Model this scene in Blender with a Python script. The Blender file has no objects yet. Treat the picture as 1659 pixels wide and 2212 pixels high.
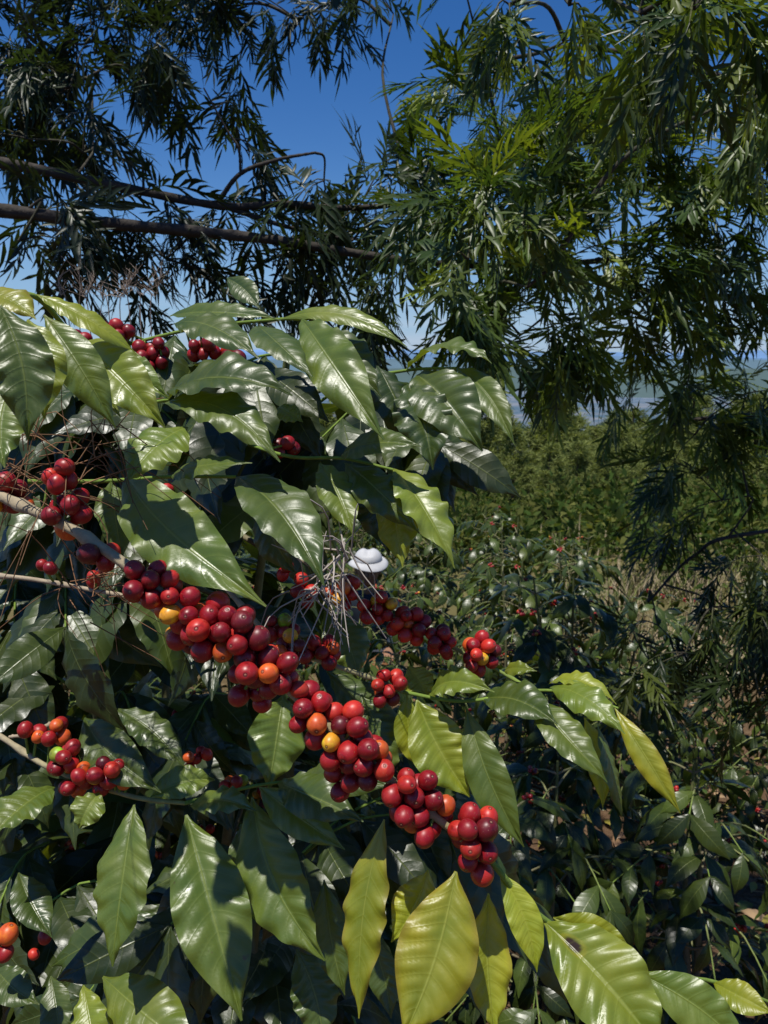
import bpy, math, random
import numpy as np
from mathutils import Vector
rng=np.random.default_rng(7); random.seed(7)
PITCH=math.radians(12); CZ=1.6
def W(u,v,D):
    # sighting -> world position in metres (D = distance along the slope line, +Y)
    c,s=math.cos(PITCH),math.sin(PITCH)
    a=(u-829.5)/1597; b=-(v-1106)/1597
    k=c+b*s
    return np.array([D*a/k, D, CZ+D*(-s+b*c)/k])
def nrm(a): 
    a=np.asarray(a,float); return a/(np.linalg.norm(a,axis=-1,keepdims=True)+1e-12)
# ---------------------------------------------------------------- mesh builder (all quads)
class MB:
    def __init__(s): s.V=[];s.F=[];s.U=[];s.C=[];s.n=0
    def add(s,v,f,u,c):
        v=np.asarray(v,float); n=len(v); c=np.asarray(c,float)
        if c.ndim==1: c=np.tile(c,(n,1))
        s.V.append(v);s.F.append(np.asarray(f,int)+s.n);s.U.append(np.asarray(u,float));s.C.append(c);s.n+=n
    def many(s,v,f,u,M,T,c,scale=None):
        k=len(T)
        if k==0: return
        n=len(v); vv=np.broadcast_to(v,(k,n,3))
        if scale is not None: vv=vv*np.asarray(scale).reshape(k,-1,1) if np.asarray(scale).ndim==1 else vv*np.asarray(scale)[:,None,:]
        P=np.einsum('kij,knj->kni',M,vv)+np.asarray(T)[:,None,:]
        F=(f[None]+(np.arange(k)*n)[:,None,None]).reshape(-1,4)
        s.add(P.reshape(-1,3),F,np.tile(u,(k,1)),np.repeat(np.asarray(c),n,axis=0))
    def obj(s,name,mat,parent=None,smooth=True):
        me=bpy.data.meshes.new(name)
        V=np.concatenate(s.V);F=np.concatenate(s.F);U=np.concatenate(s.U);C=np.concatenate(s.C)
        me.vertices.add(len(V));me.vertices.foreach_set('co',V.astype(np.float32).ravel())
        me.loops.add(F.size);me.loops.foreach_set('vertex_index',F.astype(np.int32).ravel())
        me.polygons.add(len(F));me.polygons.foreach_set('loop_start',(np.arange(len(F))*4).astype(np.int32))
        try: me.polygons.foreach_set('loop_total',np.full(len(F),4,np.int32))
        except Exception: pass
        me.update(calc_edges=True)
        me.polygons.foreach_set('use_smooth',np.full(len(F),smooth))
        a=me.attributes.new('luv','FLOAT_VECTOR','POINT');a.data.foreach_set('vector',np.c_[U,np.zeros(len(U))].astype(np.float32).ravel())
        a=me.attributes.new('col','FLOAT_COLOR','POINT');a.data.foreach_set('color',np.c_[C,np.ones(len(C))].astype(np.float32).ravel())
        me.materials.append(mat)
        o=bpy.data.objects.new(name,me);bpy.context.collection.objects.link(o)
        if parent: o.parent=parent
        return o
def empty(name,loc=(0,0,0)):
    e=bpy.data.objects.new(name,None);e.location=loc;e.empty_display_size=.1
    bpy.context.collection.objects.link(e);return e
def gridf(a,b,wrap=False):
    i,j=np.meshgrid(np.arange(a-1),np.arange(b if wrap else b-1),indexing='ij')
    j2=(j+1)%b
    return np.stack([i*b+j,i*b+j2,(i+1)*b+j2,(i+1)*b+j],-1).reshape(-1,4)
def cat(P,n):
    P=np.asarray(P,float)
    if len(P)<3:
        t=np.linspace(0,1,n)[:,None]; return P[0]*(1-t)+P[-1]*t
    Q=np.vstack([2*P[0]-P[1],P,2*P[-1]-P[-2]]);m=len(P)-1;out=[]
    for t in np.linspace(0,m-1e-6,n):
        i=int(t);x=t-i;a,b,c,d=Q[i:i+4]
        out.append(.5*((2*b)+(c-a)*x+(2*a-5*b+4*c-d)*x*x+(3*b-a-3*c+d)*x**3))
    return np.array(out)
def tube(mb,P,r0,r1,col0,col1=None,n=None,sides=7,wob=0,nodes=0):
    n=n or max(4,len(P)*6);P=cat(P,n);col1=col0 if col1 is None else col1
    T=nrm(np.gradient(P,axis=0));up=np.array([.3,.2,.93]);S=nrm(np.cross(T,up));U2=np.cross(S,T)
    t=np.linspace(0,1,n);R=r0+(r1-r0)*t
    if wob: R=R*(1+wob*np.sin(t*n*1.3)+wob*rng.normal(size=n)*.5)
    if nodes: R=R*(1+.45*np.exp(-((t*nodes%1-.5)/.09)**2))
    an=np.linspace(0,2*math.pi,sides,endpoint=False)
    V=P[:,None]+R[:,None,None]*(np.cos(an)[None,:,None]*S[:,None]+np.sin(an)[None,:,None]*U2[:,None])
    c=np.array(col0)*(1-t[:,None])+np.array(col1)*t[:,None]
    u=np.stack(np.broadcast_arrays(np.arange(sides)[None,:]/sides,t[:,None]),-1).reshape(-1,2)
    mb.add(V.reshape(-1,3),gridf(n,sides,True),u,np.repeat(c,sides,axis=0));return P
# ---------------------------------------------------------------- node helper
def mat_new(name):
    m=bpy.data.materials.new(name);m.use_nodes=True;nt=m.node_tree;nt.nodes.clear()
    def N(t,ins={},**kw):
        n=nt.nodes.new(t)
        for k,v in kw.items(): setattr(n,k,v)
        for k,v in ins.items():
            if isinstance(v,bpy.types.NodeSocket): nt.links.new(v,n.inputs[k])
            else: n.inputs[k].default_value=v
        return n
    def M(op,a,b=0,c=0,cl=False):
        n=N('ShaderNodeMath',{0:a,1:b,2:c},operation=op);n.use_clamp=cl;return n.outputs[0]
    def mix(f,a,b,bt='MIX'):
        n=N('ShaderNodeMix',data_type='RGBA',blend_type=bt)
        for k,v in ((0,f),(6,a),(7,b)):
            if isinstance(v,bpy.types.NodeSocket): nt.links.new(v,n.inputs[k])
            else: n.inputs[k].default_value=v if k==0 else (*v[:3],1)
        return n.outputs[2]
    def out(s): o=N('ShaderNodeOutputMaterial');nt.links.new(s,o.inputs[0])
    return m,N,M,mix,out
def noise(N,scale,vec=None,detail=3,rough=.55):
    ins={'Scale':scale,'Detail':detail,'Roughness':rough}
    if vec is not None: ins['Vector']=vec
    return N('ShaderNodeTexNoise',ins).outputs[0]
def leaf_mat(name,rough=.38,trans=.24,veins=2,tcol=(2.6,2.3,.7),spec=.5):
    m,N,M,mix,out=mat_new(name)
    col=N('ShaderNodeAttribute',attribute_name='col').outputs['Color']
    base=col;nor=None;r=rough
    if veins:
        luv=N('ShaderNodeAttribute',attribute_name='luv').outputs['Vector']
        sx=N('ShaderNodeSeparateXYZ',{0:luv});a=M('ABSOLUTE',sx.outputs[0])
        ph=M('SUBTRACT',M('MULTIPLY',sx.outputs[1],10.),M('MULTIPLY',M('POWER',a,1.3),1.25))
        f=M('MULTIPLY',M('ABSOLUTE',M('SUBTRACT',M('FRACT',ph),.5)),2)
        vein=M('MULTIPLY',M('POWER',f,16),M('SUBTRACT',1,a))
        mid=M('SUBTRACT',1,M('MULTIPLY',a,22),cl=True)
        lines=M('MAXIMUM',M('MULTIPLY',vein,.28),M('MULTIPLY',mid,.7))
        pale=mix(.6,mix(1,col,(2.2,2.0,1.6),'MULTIPLY'),(.22,.26,.07))
        h=M('MULTIPLY',M('SUBTRACT',1,M('POWER',f,3)),.6)
        if veins>1:
            g=N('ShaderNodeNewGeometry').outputs['Position']
            n1=noise(N,30,g,3);n2=noise(N,420,g,2)
            v=M('MULTIPLY_ADD',n1,1.2,.4);w=M('MULTIPLY_ADD',n1,.7,.65);base=mix(1,col,N('ShaderNodeCombineColor',{0:v,1:w,2:w}).outputs[0],'MULTIPLY')
            spot=M('MULTIPLY',M('SUBTRACT',noise(N,75,g,3),.73),18,cl=True)
            h=M('ADD',h,M('MULTIPLY',n2,.35))
            r=M('MULTIPLY_ADD',n1,.3,rough-.13)
        base=mix(lines,base,pale)
        if veins>1: base=mix(M('MULTIPLY',spot,.8),base,(.09,.05,.02))
        h=M('SUBTRACT',h,M('MULTIPLY',mid,.8))
        nor=N('ShaderNodeBump',{'Strength':.5,'Distance':.0008,'Height':h}).outputs[0]
    if spec>0:
        ins={'Base Color':base,'Roughness':r,'Specular IOR Level':spec}
        if nor: ins['Normal']=nor
        p=N('ShaderNodeBsdfPrincipled',ins).outputs[0]
    else: p=N('ShaderNodeBsdfDiffuse',{'Color':base}).outputs[0]
    tr=N('ShaderNodeBsdfTranslucent',{'Color':mix(1,base,tcol,'MULTIPLY')})
    out(N('ShaderNodeMixShader',{0:trans,1:p,2:tr.outputs[0]}).outputs[0]);return m
def simple_mat(name,rough=.8,sc=60,amt=.8,bump=.3,bd=.001,spec=.3,attr=True,color=None):
    m,N,M,mix,out=mat_new(name)
    g=N('ShaderNodeNewGeometry').outputs['Position'];n1=noise(N,sc,g,4,.65)
    col=N('ShaderNodeAttribute',attribute_name='col').outputs['Color'] if attr else None
    v=M('MULTIPLY_ADD',n1,amt*2,1-amt);vc=N('ShaderNodeCombineColor',{0:v,1:v,2:v}).outputs[0]
    base=mix(1,col if attr else color,vc,'MULTIPLY')
    ins={'Base Color':base,'Roughness':rough,'Specular IOR Level':spec}
    if bump: ins['Normal']=N('ShaderNodeBump',{'Strength':bump,'Distance':bd,'Height':n1}).outputs[0]
    out(N('ShaderNodeBsdfPrincipled',ins).outputs[0]);return m
def cherry_mat():
    m,N,M,mix,out=mat_new('cherry_skin')
    col=N('ShaderNodeAttribute',attribute_name='col').outputs['Color'];luv=N('ShaderNodeAttribute',attribute_name='luv').outputs['Vector']
    g=N('ShaderNodeNewGeometry').outputs['Position'];t=N('ShaderNodeSeparateXYZ',{0:luv}).outputs[1]
    n1=noise(N,110,g,3);n2=noise(N,900,g,2)
    b=mix(M('MULTIPLY',M('SUBTRACT',n1,.52),2.2,cl=True),col,mix(1,col,(1.7,4.0,1.4),'MULTIPLY'))
    b=mix(M('MULTIPLY',M('SUBTRACT',n1,.42),-6,cl=True),b,mix(1,col,(.4,.35,.5),'MULTIPLY'))
    b=mix(M('MULTIPLY',M('SUBTRACT',n2,.64),5,cl=True),b,(.42,.2,.13))
    ring=M('SUBTRACT',1,M('MULTIPLY',M('ABSOLUTE',M('SUBTRACT',t,.05)),45),cl=True)
    core=M('MULTIPLY',M('SUBTRACT',.035,t),60,cl=True)
    b=mix(ring,b,(.05,.015,.01));b=mix(core,b,(.28,.16,.09))
    nor=N('ShaderNodeBump',{'Strength':.3,'Distance':.0005,'Height':n1}).outputs[0]
    out(N('ShaderNodeBsdfPrincipled',{'Base Color':b,'Roughness':M('MULTIPLY_ADD',n1,.4,.22),'Specular IOR Level':.55,'Normal':nor}).outputs[0]);return m
m_leaf=leaf_mat('coffee_leaf',spec=.75);m_leafs=leaf_mat('coffee_leaf_simple',rough=.34,veins=1,trans=.18,spec=.45);m_grev=leaf_mat('grevillea_leaf',rough=.40,trans=.28,veins=0,tcol=(2.2,2.2,.7),spec=.4)
m_bark=simple_mat('bark',.85,90,.6,.6,.002);m_limb=simple_mat('limb_bark',.9,40,.9,.9,.006)
m_cherry=cherry_mat();m_dry=simple_mat('dry_needle',.8,80,.4,0)
m_pine=leaf_mat('pine_needle',trans=.25,veins=0,tcol=(2,2,.8),spec=0)
# ---------------------------------------------------------------- coffee leaf
PT=[0,.03,.08,.2,.35,.48,.6,.72,.83,.9,.95,1];PW=[.03,.05,.24,.62,.92,1,.94,.74,.43,.2,.09,.01]
tt_=np.linspace(0,1,101);PWs=np.convolve(np.pad(np.interp(tt_,PT,PW),4,mode='edge'),np.ones(9)/9,'valid')
def leaf(B,T,w,bulge,hint=(0,-.6,.8),nl=56,nw=14,ph=0.,wave=.1,fold=.22,corr=.05,roll=0.,curl=0.):
    B=np.asarray(B,float);T=np.asarray(T,float);ax=nrm(T-B);L=np.linalg.norm(T-B)
    N0=np.asarray(hint,float);N0=nrm(N0-ax*np.dot(N0,ax));S0=np.cross(N0,ax)
    N0=math.cos(roll)*N0+math.sin(roll)*S0
    t=np.linspace(0,1,nl);C=(B*.5+T*.5)+N0*bulge*2
    P=((1-t)**2)[:,None]*B+(2*t*(1-t))[:,None]*C+(t**2)[:,None]*T
    lat=np.cross(N0,ax);P+=lat*(curl*L*np.sin(math.pi*t))[:,None]
    tan=nrm(np.gradient(P,axis=0));S=nrm(np.cross(N0[None],tan));Nn=np.cross(tan,S)
    s=np.linspace(-1,1,nw+1);hw=np.interp(t,tt_,PWs)*w/2
    a=np.abs(s)[None,:];tt=t[:,None]
    f=np.abs(((tt*10-a**1.3*1.25)%1)-.5)*2
    env=np.interp(t,[0,.1,.5,.9,1],[0,.6,1,.7,0])[:,None]
    z=fold*a*w*.5*env+wave*w*.5*(a**2.5)*np.sin(2*math.pi*(tt*4.6+ph+.25*np.sin(tt*7+ph*9))+np.sign(s)[None]*1.1)*env+corr*w*.5*(1-f*f)*4*a*(1-a*.8)*env
    z-=.3*w*.5*a**2*env
    V=P[:,None]+S[:,None]*(hw[:,None]*s[None])[...,None]+Nn[:,None]*z[...,None]
    uv=np.stack(np.broadcast_arrays(s[None],tt),-1).reshape(-1,2)
    return V.reshape(-1,3),gridf(nl,nw+1),uv
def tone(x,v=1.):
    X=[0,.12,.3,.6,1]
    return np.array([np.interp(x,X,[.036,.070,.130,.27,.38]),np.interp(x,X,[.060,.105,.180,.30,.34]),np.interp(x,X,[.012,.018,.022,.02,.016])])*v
ct=[leaf([0,0,0],[1,0,0],.40,.10+.04*i,hint=(0,0,1),nl=10,nw=4,ph=i*.3,corr=0,wave=.1) for i in range(3)]
# ---------------------------------------------------------------- cherries
def sphere_t(ns,nt_):
    th=np.concatenate([[.01,.07,.13,.18,.26],np.linspace(.42,math.pi-.02,nt_)]) if nt_>7 else np.linspace(.02,math.pi-.02,nt_)
    R=np.ones_like(th);
    if nt_>7: R[:5]=[.985,.975,.955,.975,.995]
    ph=np.linspace(0,2*math.pi,ns,endpoint=False)
    V=np.stack(np.broadcast_arrays((R*np.sin(th))[:,None]*np.cos(ph),(R*np.sin(th))[:,None]*np.sin(ph),(1.07*R*np.cos(th))[:,None]+0*ph),-1)
    return V.reshape(-1,3),gridf(len(th),ns,True)[:,::-1],np.stack(np.broadcast_arrays(ph[None]/6.28,(th/math.pi)[:,None]),-1).reshape(-1,2)
SH=sphere_t(22,12);SL=sphere_t(8,6)
CC=np.array([[.24,.005,.010],[.33,.010,.012],[.46,.022,.014],[.13,.005,.010],[.60,.09,.015],[.68,.30,.02],[.22,.26,.02]])
def ccol(n,p=(.34,.28,.14,.1,.08,.045,.015)): return CC[rng.choice(7,n,p=p)]*rng.uniform(.8,1.2,(n,1))
def cherries(mb,P,A,r,cols,tmpl):
    z=nrm(A);x=nrm(np.cross(z,rng.normal(size=z.shape)));y=np.cross(z,x)
    s=np.stack([r*rng.uniform(.93,1.04,len(r)),r*rng.uniform(.93,1.04,len(r)),r*rng.uniform(.97,1.1,len(r))],1)
    mb.many(*tmpl,np.stack([x,y,z],2),P,cols,scale=s)
# ================================================================ HERO COFFEE PLANT
plant=empty('coffee_plant',(0,0,0))
L="""-60 640 .47 78 690 .45 90 20 .75
75 635 .5 300 770 .5 60 25 .55
0 660 .38 60 950 .36 120 30 .2
60 690 .42 95 905 .40 100 30 .5
95 680 .46 250 925 .44 90 30 .3
170 740 .52 358 925 .48 110 40 .35
365 862 .64 632 855 .58 135 60 .1
352 872 .62 605 998 .55 100 50 .15
405 922 .60 274 1040 .54 125 20 .3
272 1030 .58 575 1310 .47 150 60 .15
510 1030 .60 700 1265 .50 140 50 .1
370 1030 .62 545 1000 .56 70 30 .15
555 705 .68 675 815 .60 90 25 .1
375 700 .70 560 775 .62 90 35 .1
365 685 .74 605 692 .68 60 30 .1
490 600 .78 562 668 .74 50 5 .05
605 690 .72 880 750 .66 50 35 .35
652 690 .70 830 950 .58 110 50 .15
680 720 .74 825 860 .66 120 30 .05
878 800 .76 1062 785 .70 90 45 .15
985 795 .74 1112 962 .66 60 30 .2
900 810 .74 1042 975 .66 130 40 .05
880 830 .72 935 1015 .66 120 30 .05
815 790 .74 900 965 .70 110 30 .05
738 988 .66 912 965 .60 90 40 .15
690 1000 .66 765 1160 .60 80 20 .3
745 1000 .66 905 1150 .60 90 40 .2
850 1012 .65 982 1228 .57 100 45 .3
850 1040 .66 870 1225 .60 100 20 .5
760 1010 .68 840 1200 .64 110 20 .05
240 1040 .62 265 1215 .56 80 20 .15
600 880 .66 655 912 .64 45 5 .3
560 1090 .64 640 1240 .60 90 20 .1
700 1320 .70 775 1465 .66 110 15 .3
120 760 .58 260 900 .52 100 30 .4
30 820 .46 10 1010 .42 110 10 .2
250 760 .64 365 860 .60 70 20 .3
930 1505 .62 1068 1495 .57 75 45 .3
1090 1450 .63 1160 1450 .60 36 20 .4
1185 1478 .62 1332 1522 .58 55 45 .4
1188 1485 .61 1350 1585 .54 80 40 .25
1328 1530 .60 1470 1757 .55 60 30 .8
1150 1508 .60 1312 1690 .53 90 35 .25
1262 1550 .61 1302 1745 .58 60 10 .7
1290 1565 .60 1345 1772 .57 65 15 .25
1008 1530 .60 1132 1830 .54 95 30 .2
1040 1512 .62 1205 1565 .56 100 30 .15
900 1512 .61 1015 1722 .57 130 10 .5
878 1500 .62 912 1665 .60 70 5 .6
880 1440 .66 925 1510 .64 70 0 .4
780 1500 .64 835 1690 .60 130 10 .15
705 1450 .66 870 1645 .62 110 15 .1
612 1500 .62 580 1705 .57 130 15 .2
183 1550 .62 348 1712 .55 105 30 .1
250 1530 .64 402 1662 .60 80 20 .1
118 1700 .58 -20 1810 .52 115 20 .25
290 1738 .54 243 2088 .47 150 25 .2
215 1712 .55 170 1790 .53 80 20 .3
402 1760 .53 522 2205 .44 175 30 .2
545 1722 .55 702 2075 .47 155 30 .2
600 1692 .55 785 1775 .49 105 35 .15
560 1700 .55 745 1835 .50 90 30 .2
410 1742 .56 555 1752 .51 75 25 .2
325 1722 .56 465 1685 .58 75 25 .25
640 1690 .56 850 1700 .52 90 30 .1
40 1885 .56 112 2025 .52 85 10 .05
-10 2090 .50 85 2170 .47 80 15 .05
110 2108 .52 135 2270 .48 80 10 .15
180 2128 .50 215 2320 .45 90 10 .35
222 2110 .52 440 2290 .45 150 25 .3
830 1770 .46 775 2200 .41 110 10 .7
985 1882 .43 868 2250 .38 195 10 .8
925 1880 .46 845 2035 .44 110 5 .65
1055 1930 .45 1070 2240 .41 115 5 .7
1078 1882 .44 1160 2100 .41 80 20 .6
1175 1990 .44 1440 2290 .38 205 35 .4
1195 1982 .46 1372 2062 .44 85 20 .55
1375 2100 .45 1620 2280 .42 120 30 .25
1540 2122 .48 1670 2190 .45 75 15 .6
700 1900 .52 745 2150 .48 90 10 .15
800 2020 .50 845 2200 .47 80 5 .15
640 2050 .52 700 2260 .48 120 10 .1
520 1780 .60 560 2000 .56 120 10 .1"""
lm=MB();bm_=MB()
for i,l in enumerate(L.split("\n")):
    f=[float(q) for q in l.split()];Bp=W(*f[:3]);Tp=W(*f[3:6]);D=(f[2]+f[5])/2
    big=f[6]>190 and f[8]<.5
    roll=rng.uniform(-.35,.35)*(1 if f[6]<150 else .4)
    hint=nrm([rng.normal()*.2,-.58,.76])
    v,q,u=leaf(Bp,Tp,f[6]/1597*D*1.06,f[7]/1597*D*.9,hint=hint,ph=rng.uniform(0,1),wave=rng.uniform(.06,.2),fold=rng.uniform(.1,.5),roll=roll,curl=rng.uniform(-.07,.07),corr=.07,nw=30 if big else 16,nl=64)
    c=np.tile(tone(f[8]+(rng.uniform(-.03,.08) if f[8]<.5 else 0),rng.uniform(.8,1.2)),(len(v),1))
    if big:
        d=np.hypot((u[:,0]-.1)*.45,(u[:,1]-.22)*1.3);k=np.clip((.085-d)/.02,0,1)[:,None];c=c*(1-k)+np.array([.05,.025,.015])*k
        k=np.clip(1-np.abs(d-.1)/.03,0,1)[:,None]*.5;c=c*(1-k)+np.array([.4,.33,.03])*k
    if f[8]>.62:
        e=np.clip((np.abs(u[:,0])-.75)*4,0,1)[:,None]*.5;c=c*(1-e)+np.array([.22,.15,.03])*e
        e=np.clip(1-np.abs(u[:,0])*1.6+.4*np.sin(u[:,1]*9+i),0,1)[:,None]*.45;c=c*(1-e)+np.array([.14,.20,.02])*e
    lm.add(v,q,u,c)
wood=[.36,.29,.2];grn=[.16,.24,.04]
# inner foliage of the same bush, carried on leafy side shoots
def shoots(n,ur,vr,Dr,seed,dirx):
    r=np.random.default_rng(seed)
    for _ in range(n):
        p=W(r.uniform(*ur),r.uniform(*vr),r.uniform(*Dr));d=nrm([dirx+r.normal()*.5,-.3+r.normal()*.3,.15+r.normal()*.25]);ln=r.uniform(.1,.2)
        pts=cat([p-d*ln*.5,p+[0,0,.015],p+d*ln*.5+[0,0,-.02]],6);tube(bm_,pts,.0018,.001,grn,grn,n=8,sides=5)
        for k in range(1,6):
            for sg in(-1,1):
                sd=nrm(np.cross(d,[0,0,1]));q=nrm(d*.5+sg*sd*r.uniform(.2,.8)+np.array([0,-.1,-r.uniform(.3,1.3)]));l_=r.uniform(.08,.135)
                v,f,u=leaf(pts[k],pts[k]+q*l_,l_*.40,l_*.09,hint=nrm([r.normal()*.4,-.5,.7]),nl=22,nw=6,ph=r.uniform(),wave=.12,fold=.3,corr=.04,roll=r.normal()*.3)
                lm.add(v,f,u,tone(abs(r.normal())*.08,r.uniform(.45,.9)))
shoots(18,(0,640),(800,1130),(.76,.90),1,.3);shoots(3,(780,860),(880,980),(.80,.88),4,.1)
shoots(12,(-20,540),(1280,1640),(.74,.88),2,.3);shoots(20,(-20,780),(1770,2230),(.64,.80),3,.3);shoots(3,(860,940),(1700,1850),(.68,.76),6,.2)
BR="""-60 1020 .56 0 1070 .54 150 1140 .51 300 1240 .48 430 1340 .472 560 1435 .465 700 1560 .455 860 1700 .44 960 1780 .435 1060 1860 .43 1175 1985 .44 1375 2100 .45 1540 2120 .48 1700 2180 .5
480 1260 .7 600 1390 .64 700 1430 .62 810 1468 .62 870 1495 .62 1000 1515 .615 1150 1492 .615 1250 1500 .61 1335 1530 .60
640 1200 .7 740 1270 .67 815 1315 .66 885 1350 .655 950 1385 .65 1060 1440 .64 1150 1490 .62
-60 1560 .64 0 1590 .62 100 1655 .59 200 1690 .575 290 1722 .56 400 1735 .56 540 1700 .56 640 1685 .56
-60 1240 .66 60 1250 .64 200 1275 .62 300 1300 .62 420 1380 .64 520 1420 .66
60 1040 .6 200 1040 .62 290 1035 .62 370 1030 .62 510 1030 .62
350 900 .8 480 940 .74 620 985 .68 740 990 .66 850 1015 .65
100 780 .85 250 750 .8 420 710 .77 600 690 .73 655 690 .71 700 680 .72
650 900 .95 750 830 .82 880 800 .76 985 795 .74
0 660 .5 75 640 .5 170 740 .54 300 860 .62 365 865 .64
120 1560 .64 60 1585 .62 20 1592 .62"""
brP=[]
for i,l in enumerate(BR.split("\n")):
    f=[float(q) for q in l.split()];P=[W(*f[k:k+3]) for k in range(0,len(f),3)]
    if i==0:
        a=tube(bm_,P[:10],.0042,.0024,wood,[.3,.26,.12],n=110,nodes=10,sides=10);b=tube(bm_,P[9:],.0022,.0012,grn,grn,n=30)
        brP+=[a,b]
    elif i in(1,3): 
        h=4 if i==1 else 5
        brP.append(tube(bm_,P[:h+1],.0028,.0018,wood,[.26,.26,.1],n=50,nodes=5));brP.append(tube(bm_,P[h:],.0018,.0011,grn,grn,n=36))
    elif i==2: brP.append(tube(bm_,P,.0024,.0014,wood,grn,n=50,nodes=6))
    elif i in(4,10): brP.append(tube(bm_,P,.0022,.0014,wood,wood,n=40,nodes=5))
    else: brP.append(tube(bm_,P,.002,.0014,grn,grn,n=30))
BP=np.vstack(brP)
CL="""150 1110 .52 6 8.5|130 1030 .52 4 7.5|215 1195 .50 4 7.5|330 1260 .475 8 7.7|390 1310 .475 9 7.7|450 1360 .47 11 7.8|510 1370 .465 9 7.8|560 1430 .46 12 7.9|540 1500 .475 5 7.5|600 1450 .465 5 7.8|665 1530 .455 8 7.6|725 1580 .45 10 7.6|790 1640 .445 12 7.6|740 1670 .455 5 7.6|895 1715 .435 11 7.6|915 1775 .44 7 7.6|1020 1795 .43 9 7.8|1010 1850 .43 5 7.6|400 1370 .5 6 7.5|600 1350 .64 6 7|660 1270 .66 5 7|745 1275 .66 9 7|815 1315 .655 11 7|885 1350 .65 14 7|955 1385 .645 10 7|1035 1415 .64 14 7|700 1410 .62 9 7|625 1400 .6 6 7|840 1475 .62 9 7|70 1580 .6 3 7.2|135 1565 .6 4 7.2|140 1645 .57 8 7.2|200 1680 .56 7 7.2|245 1670 .56 5 7.2|150 1695 .57 3 7.2|0 2040 .47 3 7.5|80 2050 .55 2 6|250 720 .78 9 7.5|330 770 .78 10 7.5|170 725 .78 2 7.5|440 750 .78 6 7.5|500 770 .78 3 7.5|610 965 .72 4 7.2|20 1080 .55 6 8|350 1080 .7 5 7.2|300 1120 .7 4 7.2|240 1135 .66 2 6|400 1190 .66 3 6|210 1245 .62 3 6|115 1215 .62 2 6|620 1230 .66 3 7|500 1700 .64 4 7|420 1640 .66 5 6|580 1715 .62 2 7"""
cp=[];cr=[];cn=[];cc=[]
for i,l in enumerate(CL.split("|")):
    f=[float(q) for q in l.split()];c=W(*f[:3]);n=int(f[3])
    for k in range(n):
        cp.append(c+rng.normal(size=3)*.012);cr.append(f[4]/1000*rng.uniform(.82,1.06)*.95);cn.append(c+rng.normal(size=3)*.004)
    p=(.40,.33,.13,.09,.04,.01,0) if i<18 else ((.5,.2,.1,.2,0,0,0) if 37<=i<=42 else (.22,.32,.24,.05,.11,.05,.01))
    if i in(4,5): p=(.33,.27,.13,.06,.16,.04,.01)
    if i in(11,13): p=(.32,.25,.2,.05,.12,.05,.01)
    cc.append(ccol(n,p))
cp=np.array(cp);cr=np.array(cr);cn=np.array(cn);cc=np.vstack(cc)
for it in range(200):
    d=cp[:,None]-cp[None];dist=np.linalg.norm(d,axis=2)+1e-9;need=(cr[:,None]+cr[None])*.985
    ov=np.clip(need-dist,0,None);np.fill_diagonal(ov,0)
    cp+=(d/dist[...,None]*ov[...,None]*.5).sum(1)*.6
    db=cp[:,None]-BP[None];dd=np.linalg.norm(db,axis=2);j=dd.argmin(1);ii=np.arange(len(cp));dm=dd[ii,j]
    pen=np.clip(cr+.0028-dm,0,None);cp+=db[ii,j]/dm[:,None]*pen[:,None]*.7
    if it<170: cp+=(cn-cp)*.035
db=cp[:,None]-BP[None];dd=np.linalg.norm(db,axis=2);j=dd.argmin(1)
ax=nrm(cp-BP[j]);far=dd.min(1)>.03
ax[far]=nrm(rng.normal(size=(far.sum(),3)));ax=nrm(ax+rng.normal(size=ax.shape)*.3)
cm=MB();cherries(cm,cp,ax,cr,cc,SH)
for k in np.where(~far)[0]:
    tube(bm_,[BP[j[k]],cp[k]-ax[k]*cr[k]*.9],.0012,.0012,grn,grn,n=3,sides=5)
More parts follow.
